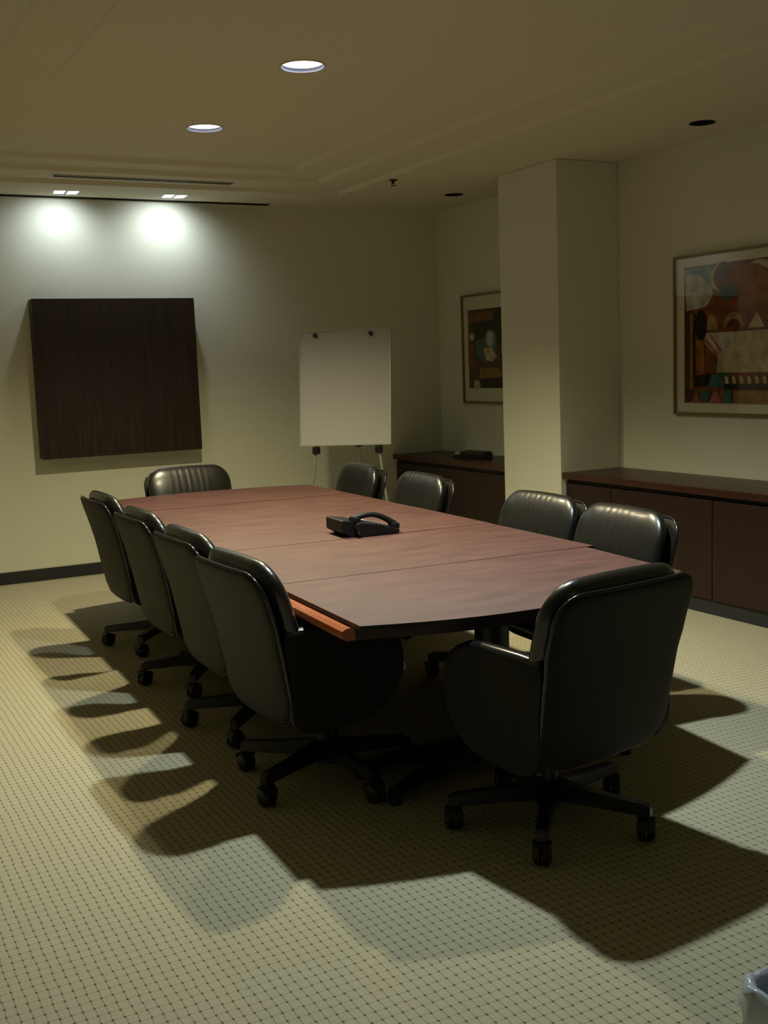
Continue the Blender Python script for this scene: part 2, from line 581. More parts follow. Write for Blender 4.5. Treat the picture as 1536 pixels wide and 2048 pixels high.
# sprinkler
t = empty('sprinkler_head', (3.90, 7.12, ZC))
tag(t, 'small dark fire sprinkler head hanging from the ceiling', 'sprinkler')
bm = bmesh.new(); lathe(bm, [(0.032, 0.0), (0.030, -0.006), (0.012, -0.010), (0.010, -0.028), (0.001, -0.028)], 20)
obj('escutcheon', bm, 'black_metal', t, smooth=True, ang=40)
bm = bmesh.new(); lathe(bm, [(0.002, -0.040), (0.020, -0.040), (0.020, -0.043), (0.002, -0.043)], 16)
tube(bm, [(0.009, 0, -0.026), (0.012, 0, -0.034), (0.004, 0, -0.041)], 0.002, 6)
tube(bm, [(-0.009, 0, -0.026), (-0.012, 0, -0.034), (-0.004, 0, -0.041)], 0.002, 6)
obj('deflector', bm, 'black_metal', t)

# ------------------------------------------------------------------ wood wall panel
t = empty('wall_panel', (2.195, YF, 0.914))
tag(t, 'large square dark wood panel box hanging on the far wall', 'wall panel')
bxo('front_panel', 'wood_dark', -0.61, 0.61, -0.130, -0.110, 0, 1.166, t, 0.002)
bxo('side', 'wood_dark', -0.607, -0.589, -0.110, -0.001, 0.003, 1.163, t)
bxo('side', 'wood_dark', 0.589, 0.607, -0.110, -0.001, 0.003, 1.163, t)
bxo('top_board', 'wood_dark', -0.589, 0.589, -0.110, -0.001, 1.145, 1.163, t)
bxo('bottom_board', 'wood_dark', -0.589, 0.589, -0.110, -0.001, 0.003, 0.021, t)

# ------------------------------------------------------------------ credenzas
def credenza(y0, y1, label, doors, handles=False):
    t = empty('credenza', (4.56, y0, 0))
    tag(t, label, 'credenza')
    L = y1 - y0
    D = XR - 4.56
    bxo('plinth', 'baseboard_rubber', 0.050, D - 0.003, 0.002, L - 0.002, 0, 0.085, t, 0.002)
    bxo('carcass', 'wood_door', 0.055, D - 0.003, 0.002, L - 0.002, 0.085, 0.690, t)
    n = len(doors) - 1
    for k in range(n):
        bxo('door', 'wood_door', 0.034, 0.055, doors[k] * L + 0.003, doors[k + 1] * L - 0.003, 0.090, 0.672, t, 0.002)
    bxo('top', 'wood_mahogany', 0.0, D - 0.003, 0.0, L, 0.703, 0.745, t, 0.004, 3)
    bxo('reveal', 'dark_void', 0.046, D - 0.01, 0.003, L - 0.003, 0.690, 0.703, t)
    return t
credenza(1.70, 6.088, 'long mahogany credenza under the large picture, ending at the pillar', [(y - 1.70) / 4.388 for y in (1.70, 2.02, 2.92, 3.82, 4.72, 5.62, 6.088)])
credenza(6.772, YF - 0.010, 'short dark mahogany credenza in the alcove behind the easel', [0, 0.5, 1.0])

# ------------------------------------------------------------------ framed pictures on the right wall
def colmat(name, col):
    plain('art_' + name, col, 0.8, spec=0.1, noise=0.45, nscale=14)
for nm, c in dict(rust=(0.22, 0.075, 0.03), orange=(0.30, 0.115, 0.04), brown=(0.10, 0.04, 0.02), dark=(0.025, 0.022, 0.018), cream=(0.50, 0.44, 0.28),
                  pale=(0.52, 0.52, 0.46), teal=(0.06, 0.13, 0.12), pink=(0.36, 0.13, 0.10), ochre=(0.28, 0.17, 0.03), blue=(0.20, 0.27, 0.29), sand=(0.36, 0.22, 0.12)).items():
    colmat(nm, c)

def picture(yc, z0, z1, wd, mat_l, mat_t, mat_b, shapes, bg, label):
    """hangs on the right wall; shapes are (colour, polygon) in 0..1 print coordinates, u runs towards the camera end"""
    t = empty('framed_picture', (XR, yc, z0))
    tag(t, label, 'picture')
    h = z1 - z0
    hw = wd / 2
    fw, fd = 0.016, 0.028
    for a in ((-hw, hw, 0, fw), (-hw, hw, h - fw, h), (-hw, -hw + fw, fw, h - fw), (hw - fw, hw, fw, h - fw)):
        bxo('frame_rail', 'frame_bronze', -fd, -0.001, a[0], a[1], a[2], a[3], t, 0.002)
    bxo('mat_board', 'mat_board', -0.010, -0.002, -hw + fw, hw - fw, fw, h - fw, t)
    pw0, pw1 = hw - mat_l, -hw + mat_l
    pz0, pz1 = mat_b, h - mat_t
    bm = bmesh.new()
    names = [bg]
    def poly(col, pts, lay):
        if col not in names:
            names.append(col)
        f = bm.faces.new([bm.verts.new((-0.0110 - lay * 0.00025, pw0 + (pw1 - pw0) * u, pz0 + (pz1 - pz0) * v)) for u, v in pts])
        f.material_index = names.index(col)
    poly(bg, [(0, 0), (1, 0), (1, 1), (0, 1)], 0)
    for i, (c, pts) in enumerate(shapes):
        poly(c, pts, i + 1)
    o = obj('print', bm, ['art_' + n for n in names], t)
    bxo('glass', 'glass', -0.024, -0.022, -hw + fw, hw - fw, fw, h - fw, t)
    return t

def blob(cx, cy, rx, ry, n=20, a0=0, a1=2 * PI):
    return [(cx + rx * math.cos(a0 + (a1 - a0) * k / n), cy + ry * math.sin(a0 + (a1 - a0) * k / n)) for k in range(n if a1 - a0 > 6.2 else n + 1)]
def cres(cx, cy, r, t0, t1, w):
    n = 14
    o = [(cx + r * math.cos(t0 + (t1 - t0) * k / n), cy + r * math.sin(t0 + (t1 - t0) * k / n)) for k in range(n + 1)]
    i = [(cx + (r - w * math.sin(PI * k / n)) * math.cos(t0 + (t1 - t0) * k / n), cy + (r - w * math.sin(PI * k / n)) * math.sin(t0 + (t1 - t0) * k / n)) for k in range(1, n)]
    return o + i[::-1]
big = [('brown', [(0, 0), (0.09, 0), (0.09, 0.70), (0, 0.70)]), ('ochre', [(0.05, 0.1), (0.075, 0.1), (0.075, 0.66), (0.05, 0.66)]),
       ('dark', [(0.085, 0.18), (0.10, 0.18), (0.10, 0.66), (0.085, 0.66)]), ('dark', blob(0.15, 0.57, 0.055, 0.11)),
       ('blue', [(0.0, 0.99), (0.24, 0.99), (0.27, 0.86), (0.20, 0.72), (0.02, 0.70)]), ('pale', [(0.01, 0.95), (0.14, 0.93), (0.22, 0.86), (0.24, 0.76), (0.20, 0.70), (0.02, 0.68)]),  # pale top-left corner: white tab, with glare off the glass painted in
       ('cream', blob(0.19, 0.80, 0.06, 0.075)), ('pale', blob(0.19, 0.80, 0.045, 0.055)),
       ('cream', cres(0.33, 0.90, 0.10, PI * 0.55, PI * 1.5, 0.035)), ('brown', blob(0.34, 0.94, 0.05, 0.07)), ('teal', [(0.30, 0.78), (0.42, 0.86), (0.46, 0.77), (0.36, 0.73)]),
       ('orange', [(0.40, 0.97), (0.78, 0.97), (0.72, 0.72), (0.42, 0.66), (0.50, 0.8)]), ('cream', cres(0.64, 0.82, 0.17, 0.1, PI * 0.65, 0.05)),
       ('rust', [(0.24, 0.56), (0.48, 0.56), (0.44, 0.70), (0.26, 0.68)]),
       ('sand', blob(0.25, 0.53, 0.05, 0.11, 14, 0, PI)), ('sand', blob(0.43, 0.54, 0.085, 0.11, 14, 0, PI)), ('brown', blob(0.43, 0.54, 0.06, 0.06, 14, 0, PI)), ('cream', [(0.55, 0.53), (0.68, 0.53), (0.62, 0.64)]),
       ('cream', [(0.20, 0.51), (0.95, 0.51), (0.95, 0.22), (0.29, 0.22), (0.30, 0.33), (0.18, 0.44)]), ('pale', [(0.28, 0.50), (0.45, 0.50), (0.40, 0.38), (0.33, 0.38)]),
       ('pink', [(0.18, 0.46), (0.20, 0.47), (0.31, 0.35), (0.29, 0.34)]), ('pink', [(0.22, 0.50), (0.24, 0.50), (0.34, 0.38), (0.32, 0.37)]),
       ('orange', [(0.11, 0.25), (0.19, 0.22), (0.18, 0.45), (0.11, 0.46)]), ('dark', [(0.10, 0.20), (0.30, 0.22), (0.30, 0.13), (0.10, 0.12)]), ('teal', [(0.24, 0.21), (0.42, 0.21), (0.36, 0.11), (0.22, 0.12)]),
       ('dark', [(0.35, 0.10), (1.0, 0.10), (1.0, 0.14), (0.35, 0.14)]),
       ('pink', [(0.22, 0.0), (0.34, 0.0), (0.29, 0.10)]), ('pink', [(0.06, 0.0), (0.16, 0.0), (0.12, 0.08)]), ('teal', [(0.15, 0.01), (0.21, 0.01), (0.25, 0.09), (0.15, 0.09)]), ('teal', [(0.34, 0), (0.42, 0), (0.42, 0.10), (0.36, 0.10)]), ('ochre', [(0.44, 0.0), (1, 0.0), (1, 0.09), (0.44, 0.09)])]
for k in range(8):
    x = 0.37 + 0.062 * k
    big.append(('cream', [(x, 0.14), (x + 0.028, 0.14), (x + 0.020, 0.185), (x - 0.008, 0.20)]))
picture(4.95, 1.125, 2.122, 1.16, 0.088, 0.072, 0.076, big, 'rust', 'large bronze-framed abstract print in rust and cream above the long credenza')
small = [('rust', [(0.0, 0.84), (0.45, 0.86), (0.45, 0.96), (0.0, 0.95)]), ('dark', [(0.42, 0.5), (1, 0.5), (1, 1), (0.5, 1)]), ('teal', blob(0.32, 0.56, 0.20, 0.24)), ('dark', [(0.12, 0.6), (0.6, 0.72), (0.6, 0.86), (0.10, 0.84)]), ('orange', blob(0.06, 0.66, 0.07, 0.06)), ('cream', blob(0.07, 0.65, 0.05, 0.04)),
         ('blue', blob(0.40, 0.62, 0.09, 0.11)), ('cream', [(0.27, 0.50), (0.42, 0.52), (0.52, 0.38), (0.42, 0.33), (0.32, 0.36)]), ('pale', blob(0.40, 0.62, 0.06, 0.09)), ('rust', [(0, 0.28), (0.10, 0.25), (0.09, 0.56), (0, 0.58)]), ('orange', [(0.62, 0.3), (0.9, 0.35), (0.8, 0.8), (0.66, 0.8)]),
         ('dark', [(0.2, 0.0), (1, 0), (1, 0.12), (0.2, 0.12)]), ('ochre', [(0.2, 0.12), (0.6, 0.14), (0.55, 0.25), (0.2, 0.26)]), ('cream', blob(0.15, 0.04, 0.06, 0.06)), ('cream', blob(0.68, 0.5, 0.08, 0.16))]
picture(7.60, 1.168, 2.066, 1.00, 0.085, 0.125, 0.128, small, 'brown', 'bronze-framed dark abstract print in the alcove behind the pillar')

# ------------------------------------------------------------------ flip chart easel
psi, tau = -0.675, 0.165
t = empty('flip_chart_easel', (3.691, 7.604, 0), psi)
tag(t, 'white flip chart board on a silver tripod easel beside the alcove', 'easel')
bc = Vector((0, 0, 1.357))
bw, bh = 0.692, 0.865
def tilt(o):
    o.location = bc
    o.rotation_euler = (-tau, 0, 0)
    return o
bm = bmesh.new(); box(bm, -bw / 2, bw / 2, 0.0, 0.012, -bh / 2, bh / 2, 0.002, 1)
board = tilt(obj('board', bm, 'white_board', t))
bm = bmesh.new()
for a in ((-bw / 2 - 0.006, -bw / 2, -bh / 2, bh / 2), (bw / 2, bw / 2 + 0.006, -bh / 2, bh / 2), (-bw / 2 - 0.006, bw / 2 + 0.006, bh / 2, bh / 2 + 0.006), (-bw / 2 - 0.006, bw / 2 + 0.006, -bh / 2 - 0.006, -bh / 2)):
    box(bm, a[0], a[1], -0.003, 0.015, a[2], a[3])
obj('board_rim', bm, 'aluminium', board)
for x in (-0.225, 0.205):
    bm = bmesh.new()
    lathe(bm, [(0.001, 0.034), (0.013, 0.034), (0.017, 0.030), (0.017, 0.012), (0.010, 0.010), (0.010, 0.0), (0.001, 0.0)], 16)
    obj('knob', bm, 'black_plastic', board, smooth=True, ang=40, loc=(x, -0.001, bh / 2 - 0.035), rot=(PI / 2, 0, 0))
def leg_path(top, bot):
    return [Vector(top), Vector(bot)]
front_y = -math.sin(tau) * 0.44
for x0, x1 in ((-0.235, -0.36), (0.25, 0.375)):
    bm = bmesh.new()
    tube(bm, [(x0 * 0.45, 0.10, 1.70), (x0, front_y + 0.045, 0.90), (x1, front_y - 0.05, 0.012)], 0.011, 10)
    lg = obj('leg', bm, 'aluminium', t, smooth=True, ang=50)
    bm = bmesh.new(); box(bm, x0 - 0.026, x0 + 0.026, front_y + 0.012, front_y + 0.062, 0.860, 0.915, 0.006)
    obj('clamp', bm, 'black_plastic', lg)
    bm = bmesh.new(); tube(bm, [(x1, front_y - 0.05, 0.03), (x1 + (0.004 if x1 > 0 else -0.004), front_y - 0.052, 0.0)], 0.015, 10)
    obj('rubber_foot', bm, 'black_plastic', lg, smooth=True, ang=50)
bm = bmesh.new()
tube(bm, [(0.0, 0.12, 1.70), (0.02, 0.30, 0.95), (0.04, 0.46, 0.012)], 0.008, 10)
lg = obj('leg', bm, 'aluminium', t, smooth=True, ang=50)
bm = bmesh.new(); box(bm, 0.0, 0.045, 0.285, 0.325, 0.885, 0.925, 0.005)
obj('clamp', bm, 'black_plastic', lg)
bm = bmesh.new(); tube(bm, [(0.038, 0.455, 0.03), (0.04, 0.46, 0.0)], 0.012, 10)
obj('rubber_foot', bm, 'black_plastic', lg, smooth=True, ang=50)
bm = bmesh.new(); box(bm, -0.13, 0.13, 0.082, 0.135, 1.675, 1.715, 0.006)
obj('apex_bracket', bm, 'black_plastic', t)

# ------------------------------------------------------------------ conference table
TH = -math.radians(2.6)
TC = (2.28, 5.007)
table = empty('conference_table', (TC[0], TC[1], 0), TH)
tag(table, 'long mahogany conference table with bowed ends and cherry edge under brown pads', 'table')
ZTOP = 0.702
def bowed(u0, u1, v0, v1, bow0, bow1, n=14, u1f=None, v1f=None):
    """tabletop outline with bowed ends; u1f / v1f shift the front right corner"""
    p = []
    uf = u1 if u1f is None else u1f
    vf = v0 if v1f is None else v1f
    for k in range(n + 1):
        s = k / n
        p.append((u0 + (uf - u0) * s, v0 + (vf - v0) * s - bow0 * (1 - (2 * s - 1) ** 2)))
    for k in range(n + 1):
        s = k / n
        p.append((u1 + (u0 - u1) * s, v1 + bow1 * (1 - (2 * s - 1) ** 2)))
    return p
bm = bmesh.new()
prism(bm, bowed(-0.715, 0.665, -1.995, 1.925, 0.15, 0.115, 14, 0.625, -1.89), 'Z', ZTOP - 0.042, ZTOP - 0.004, 0.003)
obj('top', bm, 'wood_mahogany', table)
bm = bmesh.new()
outl = bowed(-0.715, 0.665, -1.995, 1.925, 0.15, 0.115, 14, 0.625, -1.89)
# rounded cherry edge along the two long sides
for s, x in ((-1, -0.713), (1, 0.650)):
    prof = [(x - s * 0.0, ZTOP - 0.042), (x + s * 0.028, ZTOP - 0.042), (x + s * 0.043, ZTOP - 0.034), (x + s * 0.047, ZTOP - 0.022), (x + s * 0.043, ZTOP - 0.010), (x + s * 0.028, ZTOP - 0.002), (x + s * 0.0, ZTOP)]
    prism(bm, prof, 'Y', -1.998 if s < 0 else -1.20, 1.928)
    obj('edge_moulding', bm, 'wood_cherry', table)
    bm = bmesh.new()
bm.free()
bm = bmesh.new()
prism(bm, bowed(-0.713, 0.663, -1.993, 1.923, 0.148, 0.113, 14, 0.623, -1.888), 'Z', ZTOP - 0.004, ZTOP)
obj('top_veneer', bm, 'wood_cherry', table)
# under-frame, two pedestals with four diagonal feet each
bxo('rail', 'wood_mahogany', -0.06, 0.06, -1.6, 1.6, ZTOP - 0.125, ZTOP - 0.042, table, 0.003)
for v in (-1.72, 1.72):
    bxo('cross_rail', 'wood_mahogany', -0.42, 0.42, v - 0.05, v + 0.05, ZTOP - 0.10, ZTOP - 0.042, table, 0.003)
for v, flen, fsl in ((-1.62, 0.53, 0.30), (0.80, 0.32, 0.60)):
    bm = bmesh.new()
    lathe(bm, [(0.10, ZTOP - 0.10), (0.065, ZTOP - 0.13), (0.060, 0.16), (0.075, 0.12), (0.075, 0.05)], 28, 0.0, v, close=True)
    ped = obj('pedestal', bm, 'black_metal', table, smooth=True, ang=40)
    for k in range(4):
        a = PI / 4 + k * PI / 2
        bm = bmesh.new()
        d = Vector((math.cos(a) * 1.0, math.sin(a) * fsl, 0)).normalized()
        n_ = Vector((-d.y, d.x, 0))
        vs = []
        for r, wv, z0, z1 in ((0.05, 0.028, 0.05, 0.125), (flen * 0.75, 0.024, 0.040, 0.080), (flen, 0.021, 0.022, 0.050)):
            c = Vector((0, v, 0)) + d * r
            vs.append([bm.verts.new(c + n_ * sx * wv + Vector((0, 0, z))) for sx, z in ((-1, z0), (1, z0), (1, z1), (-1, z1))])
        for i in range(2):
            for q in range(4):
                bm.faces.new((vs[i][q], vs[i][(q + 1) % 4], vs[i + 1][(q + 1) % 4], vs[i + 1][q]))
        bm.faces.new(vs[0][::-1]); bm.faces.new(vs[2])
        bmesh.ops.bevel(bm, geom=bm.edges[:], offset=0.004, segments=2, affect='EDGES')
        ft = obj('foot', bm, 'black_metal', ped)
        bm = bmesh.new()
        c = Vector((0, v, 0)) + d * (flen - 0.02)
        lathe(bm, [(0.022, 0.0), (0.024, 0.006), (0.020, 0.024)], 16, c.x, c.y, close=True)
        if k < 4:
            # glide sits on the foot: keep it as a part of the pedestal (no fourth level)
            obj('glide', bm, 'leather_gloss', ped, smooth=True, ang=40)

# brown leatherette table pads, five lying end to end
PZ0, PZ1 = ZTOP + 0.0005, ZTOP + 0.0160
seams = [-2.06, -1.275, -0.425, 0.435, 1.285, 1.985]
PADS = [(-0.722, 0.672, 'brown leatherette table pad with bowed end, beside the cherry table edge'),
        (-0.700, 0.714, 'brown leatherette table pad next to the bowed pad that leaves cherry edge bare'),
        (-0.700, 0.716, 'brown leatherette table pad carrying the telephone'),
        (-0.700, 0.714, 'brown leatherette table pad beyond the telephone, second from the wood panel end'),
        (-0.700, 0.706, 'brown leatherette table pad with bowed end below the dark wood wall panel')]
for i, (u0, u1, lb) in enumerate(PADS):
    g = 0.003
    bm = bmesh.new()
    v0, v1 = seams[i] + g, seams[i + 1] - g
    if i == 0:
        pts = bowed(u0, u1, v0, v1, 0.16, 0, 14, 0.632, -1.93)
    elif i == 4:
        pts = bowed(u0, u1, v0, v1, 0, 0.115, 14)
    else:
        pts = rect(u0, u1, v0, v1)
    prism(bm, pts, 'Z', 0.0, PZ1 - PZ0, 0.002, 2)
    bm.normal_update()
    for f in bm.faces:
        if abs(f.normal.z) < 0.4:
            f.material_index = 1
    o = obj('table_pad', bm, ['pad', 'pad_edge'])
    o.location = (TC[0], TC[1], PZ0 + (0, 0.0008, 0.0018, 0.0010, 0.0020)[i])
    o.rotation_euler = (0, 0, TH)
    tag(o, lb, 'table pad', 'brown pads covering the conference table')
ZPAD = PZ1

# ------------------------------------------------------------------ telephone
def telephone():
    t = empty('desk_telephone', (2.345, 4.675, ZPAD + 0.0020), math.radians(-4))
    tag(t, 'black desk telephone with handset lying on the brown table pads', 'telephone')
    # side profile in x/z (high back at -x, key face slopes down to +x)
    bm = bmesh.new()
    prism(bm, [(-0.075, 0.0), (0.125, 0.0), (0.135, 0.012), (0.130, 0.022), (0.02, 0.052), (-0.07, 0.068), (-0.085, 0.060)], 'Y', -0.105, 0.115, 0.005, 2)
    body = obj('body', bm, 'phone_plastic', t)
    bm = bmesh.new()
    prism(bm, [(-0.150, 0.030), (-0.150, 0.078), (-0.142, 0.082), (-0.06, 0.070), (-0.06, 0.0), (-0.110, 0.0)], 'Y', -0.085, 0.125, 0.004, 2)
    obj('rear_stand', bm, 'phone_plastic', body)
    bm = bmesh.new()
    prism(bm, [(-0.148, 0.024), (-0.148, 0.030), (-0.10, 0.0), (-0.104, 0.0)], 'Y', -0.080, 0.120)
    obj('stand_edge', bm, 'phone_plastic', body)
    # handset along the near side
    bm = bmesh.new()
    path, rads = [], []
    for k in range(15):
        s = k / 14
        x = -0.085 + 0.215 * s
        z = 0.082 - 0.045 * s + 0.034 * math.sin(PI * s)
        path.append((x, -0.062, z))
        rads.append(0.0125 + 0.004 * abs(2 * s - 1) ** 2)
    tube(bm, path, rads, 12)
    hs = obj('handset', bm, 'phone_plastic', t, smooth=True, ang=60)
    for x, z in ((-0.078, 0.072), (0.122, 0.030)):
        bm = bmesh.new()
        lathe(bm, [(0.012, -0.012), (0.026, -0.012), (0.029, -0.004), (0.027, 0.012), (0.012, 0.018)], 20, 0, 0, close=True)
        o = obj('ear_cup', bm, 'phone_plastic', hs, smooth=True, ang=40, loc=(x, -0.062, z + 0.004), rot=(0, math.radians(14), 0))
    # display, keys
    bm = bmesh.new()
    box(bm, -0.045, 0.005, -0.01, 0.095, -0.001, 0.003, 0.001)
    obj('display', bm, 'phone_card', body, loc=(0.0, 0, 0.0605), rot=(0, math.radians(13), 0))
    for r in range(4):
        for c in range(3):
            x = 0.030 + r * 0.022
            bm = bmesh.new(); box(bm, -0.007, 0.007, -0.009, 0.009, -0.002, 0.004, 0.0015, 1)
            obj('key', bm, 'phone_key', body, loc=(x, 0.005 + c * 0.030, 0.053 - (x - 0.02) * 0.273), rot=(0, math.radians(15), 0))
    # pull-out card tray sticking out in front
    bm = bmesh.new(); box(bm, 0.125, 0.185, 0.02, 0.105, 0.006, 0.010, 0.001, 1)
    tr = obj('card_tray', bm, 'phone_key', t)
    for k in range(5):
        bm = bmesh.new(); box(bm, 0.138 + k * 0.009, 0.141 + k * 0.009, 0.028, 0.098, 0.010, 0.0110)
        obj('index_line', bm, 'phone_card', tr)
    # curly cord from handset to body
    bm = bmesh.new()
    path = []
    for k in range(90):
        s = k / 89
        a = s * 2 * PI * 13
        path.append((-0.085 - 0.01 * math.sin(PI * s) + 0.02 * s + 0.006 * math.cos(a) * 0.6, -0.100 - 0.028 * math.sin(PI * s) + 0.006 * math.sin(a), 0.012 + 0.005 * math.cos(a) + 0.045 * (1 - s) ** 3))
    tube(bm, path, 0.0017, 5)
    obj('cord', bm, 'phone_plastic', t, smooth=True)
    return t
telephone()

# ------------------------------------------------------------------ chairs
def lean(z):
    return -0.18 * (z - 0.40) - 0.34 * max(0.0, z - 0.55) ** 2
def make_chair():
    t = empty('conference_chair')
    # padded back cushion with gathers
    zc = 0.622
    def warp(x, y, z, side, m):
        Z = z + zc
        pl = 0.0
        if side > 0 and m < 0.97:
            fade = max(0.0, 1 - (x / 0.15) ** 2) * max(0.0, min(1.0, (Z - 0.60) / 0.15))
            pl = 0.0034 * fade * (math.sin(x * 150) + 0.6 * math.sin(x * 233 + 1.1) * math.cos(Z * 9))
        Y = y + pl + lean(Z) - 0.186 + 0.10 * x * x
        return (x * (1 - 0.05 * max(0.0, (0.62 - Z))), Y, Z + 0.012 * (1 - (x / 0.29) ** 2) * (1 if Z > zc else 0) * ((Z - zc) / 0.26))
    bm = bmesh.new()
    slab(bm, 0.288, 0.248, 0.11, 0.046, 0.074, 54, 34, 3.2, warp, 0.06)
    obj('back_cushion', bm, 'leather', t, smooth=True)
    # outer back shell
    zs = 0.568
    def warp2(x, y, z, side, m):
        Z = z + zs
        k = min(1.0, max(0.0, (0.635 - Z) / 0.02))
        return (x * (1 - 0.03 * k - 0.15 * max(0.0, 0.60 - Z)), y + lean(Z) - 0.268 + 0.20 * x * x, Z)
    bm = bmesh.new()
    slab(bm, 0.294, 0.277, 0.085, 0.014, 0.014, 30, 30, 14.0, warp2, 0.11)
    sh = obj('back_shell', bm, 'leather_shell', t, smooth=True)
    # piping around the shell edge
    bm = bmesh.new()
    path = []
    hw, hh, r, rb = 0.293, 0.276, 0.085, 0.11
    for cx, cz, rr, a0 in ((hw - r, hh - r, r, 0), (-hw + r, hh - r, r, PI / 2), (-hw + rb, -hh + rb, rb, PI), (hw - rb, -hh + rb, rb, 3 * PI / 2)):
        for k in range(9):
            a = a0 + PI / 2 * k / 8
            path.append((cx + rr * math.cos(a), cz + rr * math.sin(a)))
    dense = []
    for i in range(len(path)):
        p, q = path[i], path[(i + 1) % len(path)]
        n = max(1, int(math.dist(p, q) / 0.05))
        dense += [(p[0] + (q[0] - p[0]) * k / n, p[1] + (q[1] - p[1]) * k / n) for k in range(n)]
    dense.append(dense[0])
    tube(bm, [warp2(x, 0.004, z, 1, 1) for x, z in dense], 0.0065, 8, cap=False)
    obj('piping', bm, 'leather_gloss', sh, smooth=True)
    # enclosed arms
    outline = smooth_poly([(-0.262, 0.632), (-0.16, 0.638), (0.00, 0.640), (0.10, 0.625), (0.165, 0.575), (0.185, 0.480), (0.150, 0.375), (0.06, 0.305), (-0.08, 0.280), (-0.20, 0.285), (-0.245, 0.330), (-0.255, 0.48)], 5)
    for s in (-1, 1):
        bm = bmesh.new()
        prism(bm, outline, 'X', s * 0.242, s * 0.288, 0.014, 3)
        ar = obj('armrest', bm, 'leather_shell', t, smooth=True, ang=50)
        bm = bmesh.new()
        pts = [(-0.262, 0.638), (-0.16, 0.643), (0.00, 0.645), (0.07, 0.639), (0.125, 0.615), (0.160, 0.578)]
        rings = []
        for y, z in pts:
            ring = []
            for k in range(9):
                a = PI * k / 8
                ring.append(bm.verts.new((s * 0.265 + 0.026 * math.cos(a), y, z - 0.010 + 0.017 * math.sin(a))))
            rings.append(ring)
        for i in range(len(rings) - 1):
            for k in range(8):
                bm.faces.new((rings[i][k], rings[i][k + 1], rings[i + 1][k + 1], rings[i + 1][k]))
            bm.faces.new((rings[i][0], rings[i + 1][0], rings[i + 1][8], rings[i][8]))
        bm.faces.new(rings[0]); bm.faces.new(rings[-1][::-1])
        obj('arm_cap', bm, 'leather_gloss', ar, smooth=True, ang=50)
    # seat
    def warp3(x, y, z, side, m):
        return (x, z + 0.005, 0.420 + y - 0.10 * max(0.0, z - 0.16) ** 2 * 4)
    bm = bmesh.new()
    slab(bm, 0.240, 0.245, 0.07, 0.060, 0.035, 26, 26, 6.0, warp3)
    obj('seat_cushion', bm, 'leather', t, smooth=True)
    bm = bmesh.new(); box(bm, -0.240, 0.240, -0.23, 0.12, 0.325, 0.388, 0.02, 2)
    obj('seat_pan', bm, 'black_plastic', t)
    bm = bmesh.new(); box(bm, -0.075, 0.075, -0.10, 0.11, 0.286, 0.326, 0.008, 2)
    obj('tilt_mechanism', bm, 'black_metal', t)
    bm = bmesh.new()
    lathe(bm, [(0.014, 0.288), (0.014, 0.215), (0.026, 0.213), (0.028, 0.090), (0.045, 0.086), (0.048, 0.150 - 0.085), (0.02, 0.06)], 20, close=True)
    obj('gas_column', bm, 'black_metal', t, smooth=True, ang=40)
    legs = []
    lm = cm = None
    for k in range(5):
        if lm is None:
            bm = bmesh.new()
            vs = []
            for r, wv, z0, z1 in ((0.030, 0.026, 0.085, 0.148), (0.18, 0.021, 0.084, 0.130), (0.318, 0.018, 0.080, 0.120), (0.336, 0.017, 0.076, 0.112)):
                vs.append([bm.verts.new((r, sx * wv, z)) for sx, z in ((-1, z0), (1, z0), (1, z1), (-1, z1))])
            for i in range(3):
                for q in range(4):
                    bm.faces.new((vs[i][q], vs[i][(q + 1) % 4], vs[i + 1][(q + 1) % 4], vs[i + 1][q]))
            bm.faces.new(vs[0][::-1]); bm.faces.new(vs[3])
            bmesh.ops.bevel(bm, geom=bm.edges[:], offset=0.004, segments=2, affect='EDGES')
            lg = obj('leg', bm, 'black_metal', t)
            lm = lg.data
            bm = bmesh.new()
            for sx in (-1, 1):
                n0 = len(bm.verts)
                lathe(bm, [(0.004, 0.003), (0.030, 0.003), (0.0355, 0.006), (0.036, 0.011), (0.034, 0.019), (0.027, 0.026), (0.016, 0.029), (0.004, 0.030)], 22, close=True)
                bm.verts.ensure_lookup_table()
                for v in bm.verts[n0:]:
                    x, y, z = v.co
                    v.co = (x, z * sx, y + 0.036)
            box(bm, -0.010, 0.014, -0.006, 0.006, 0.034, 0.072, 0.002, 1)
            tube(bm, [(0.004, 0, 0.06), (0.004, 0, 0.092)], 0.007, 10)
            # hood over the wheels
            A = [(-0.040 * math.cos(a), 0.036 + 0.040 * math.sin(a)) for a in [PI * (0.12 + 0.62 * i / 8) for i in range(9)]]
            Bp = [(-0.0365 * math.cos(a), 0.036 + 0.0365 * math.sin(a)) for a in [PI * (0.12 + 0.62 * i / 8) for i in range(9)]]
            prism(bm, A + Bp[::-1], 'Y', -0.027, 0.027)
            ca = obj('caster', bm, 'black_plastic', lg, smooth=True, ang=40)
            ca.location = (0.320, 0, 0)
            ca.rotation_euler = (0, 0, 0.6)
            cm = ca.data
        else:
            lg = bpy.data.objects.new('leg', lm); C.objects.link(lg); lg.parent = t
            ca = bpy.data.objects.new('caster', cm); C.objects.link(ca); ca.parent = lg
            ca.location = (0.320, 0, 0)
            ca.rotation_euler = (0, 0, 0.6 + 1.9 * k)
        lg.rotation_euler = (0, 0, k * 2 * PI / 5)
    return t

def copy_tree(o, parent=None):
    c = o.copy()
    C.objects.link(c)
    c.parent = parent
    for ch in list(o.children):
        copy_tree(ch, c)
    return c

proto = make_chair()
R_ = math.radians
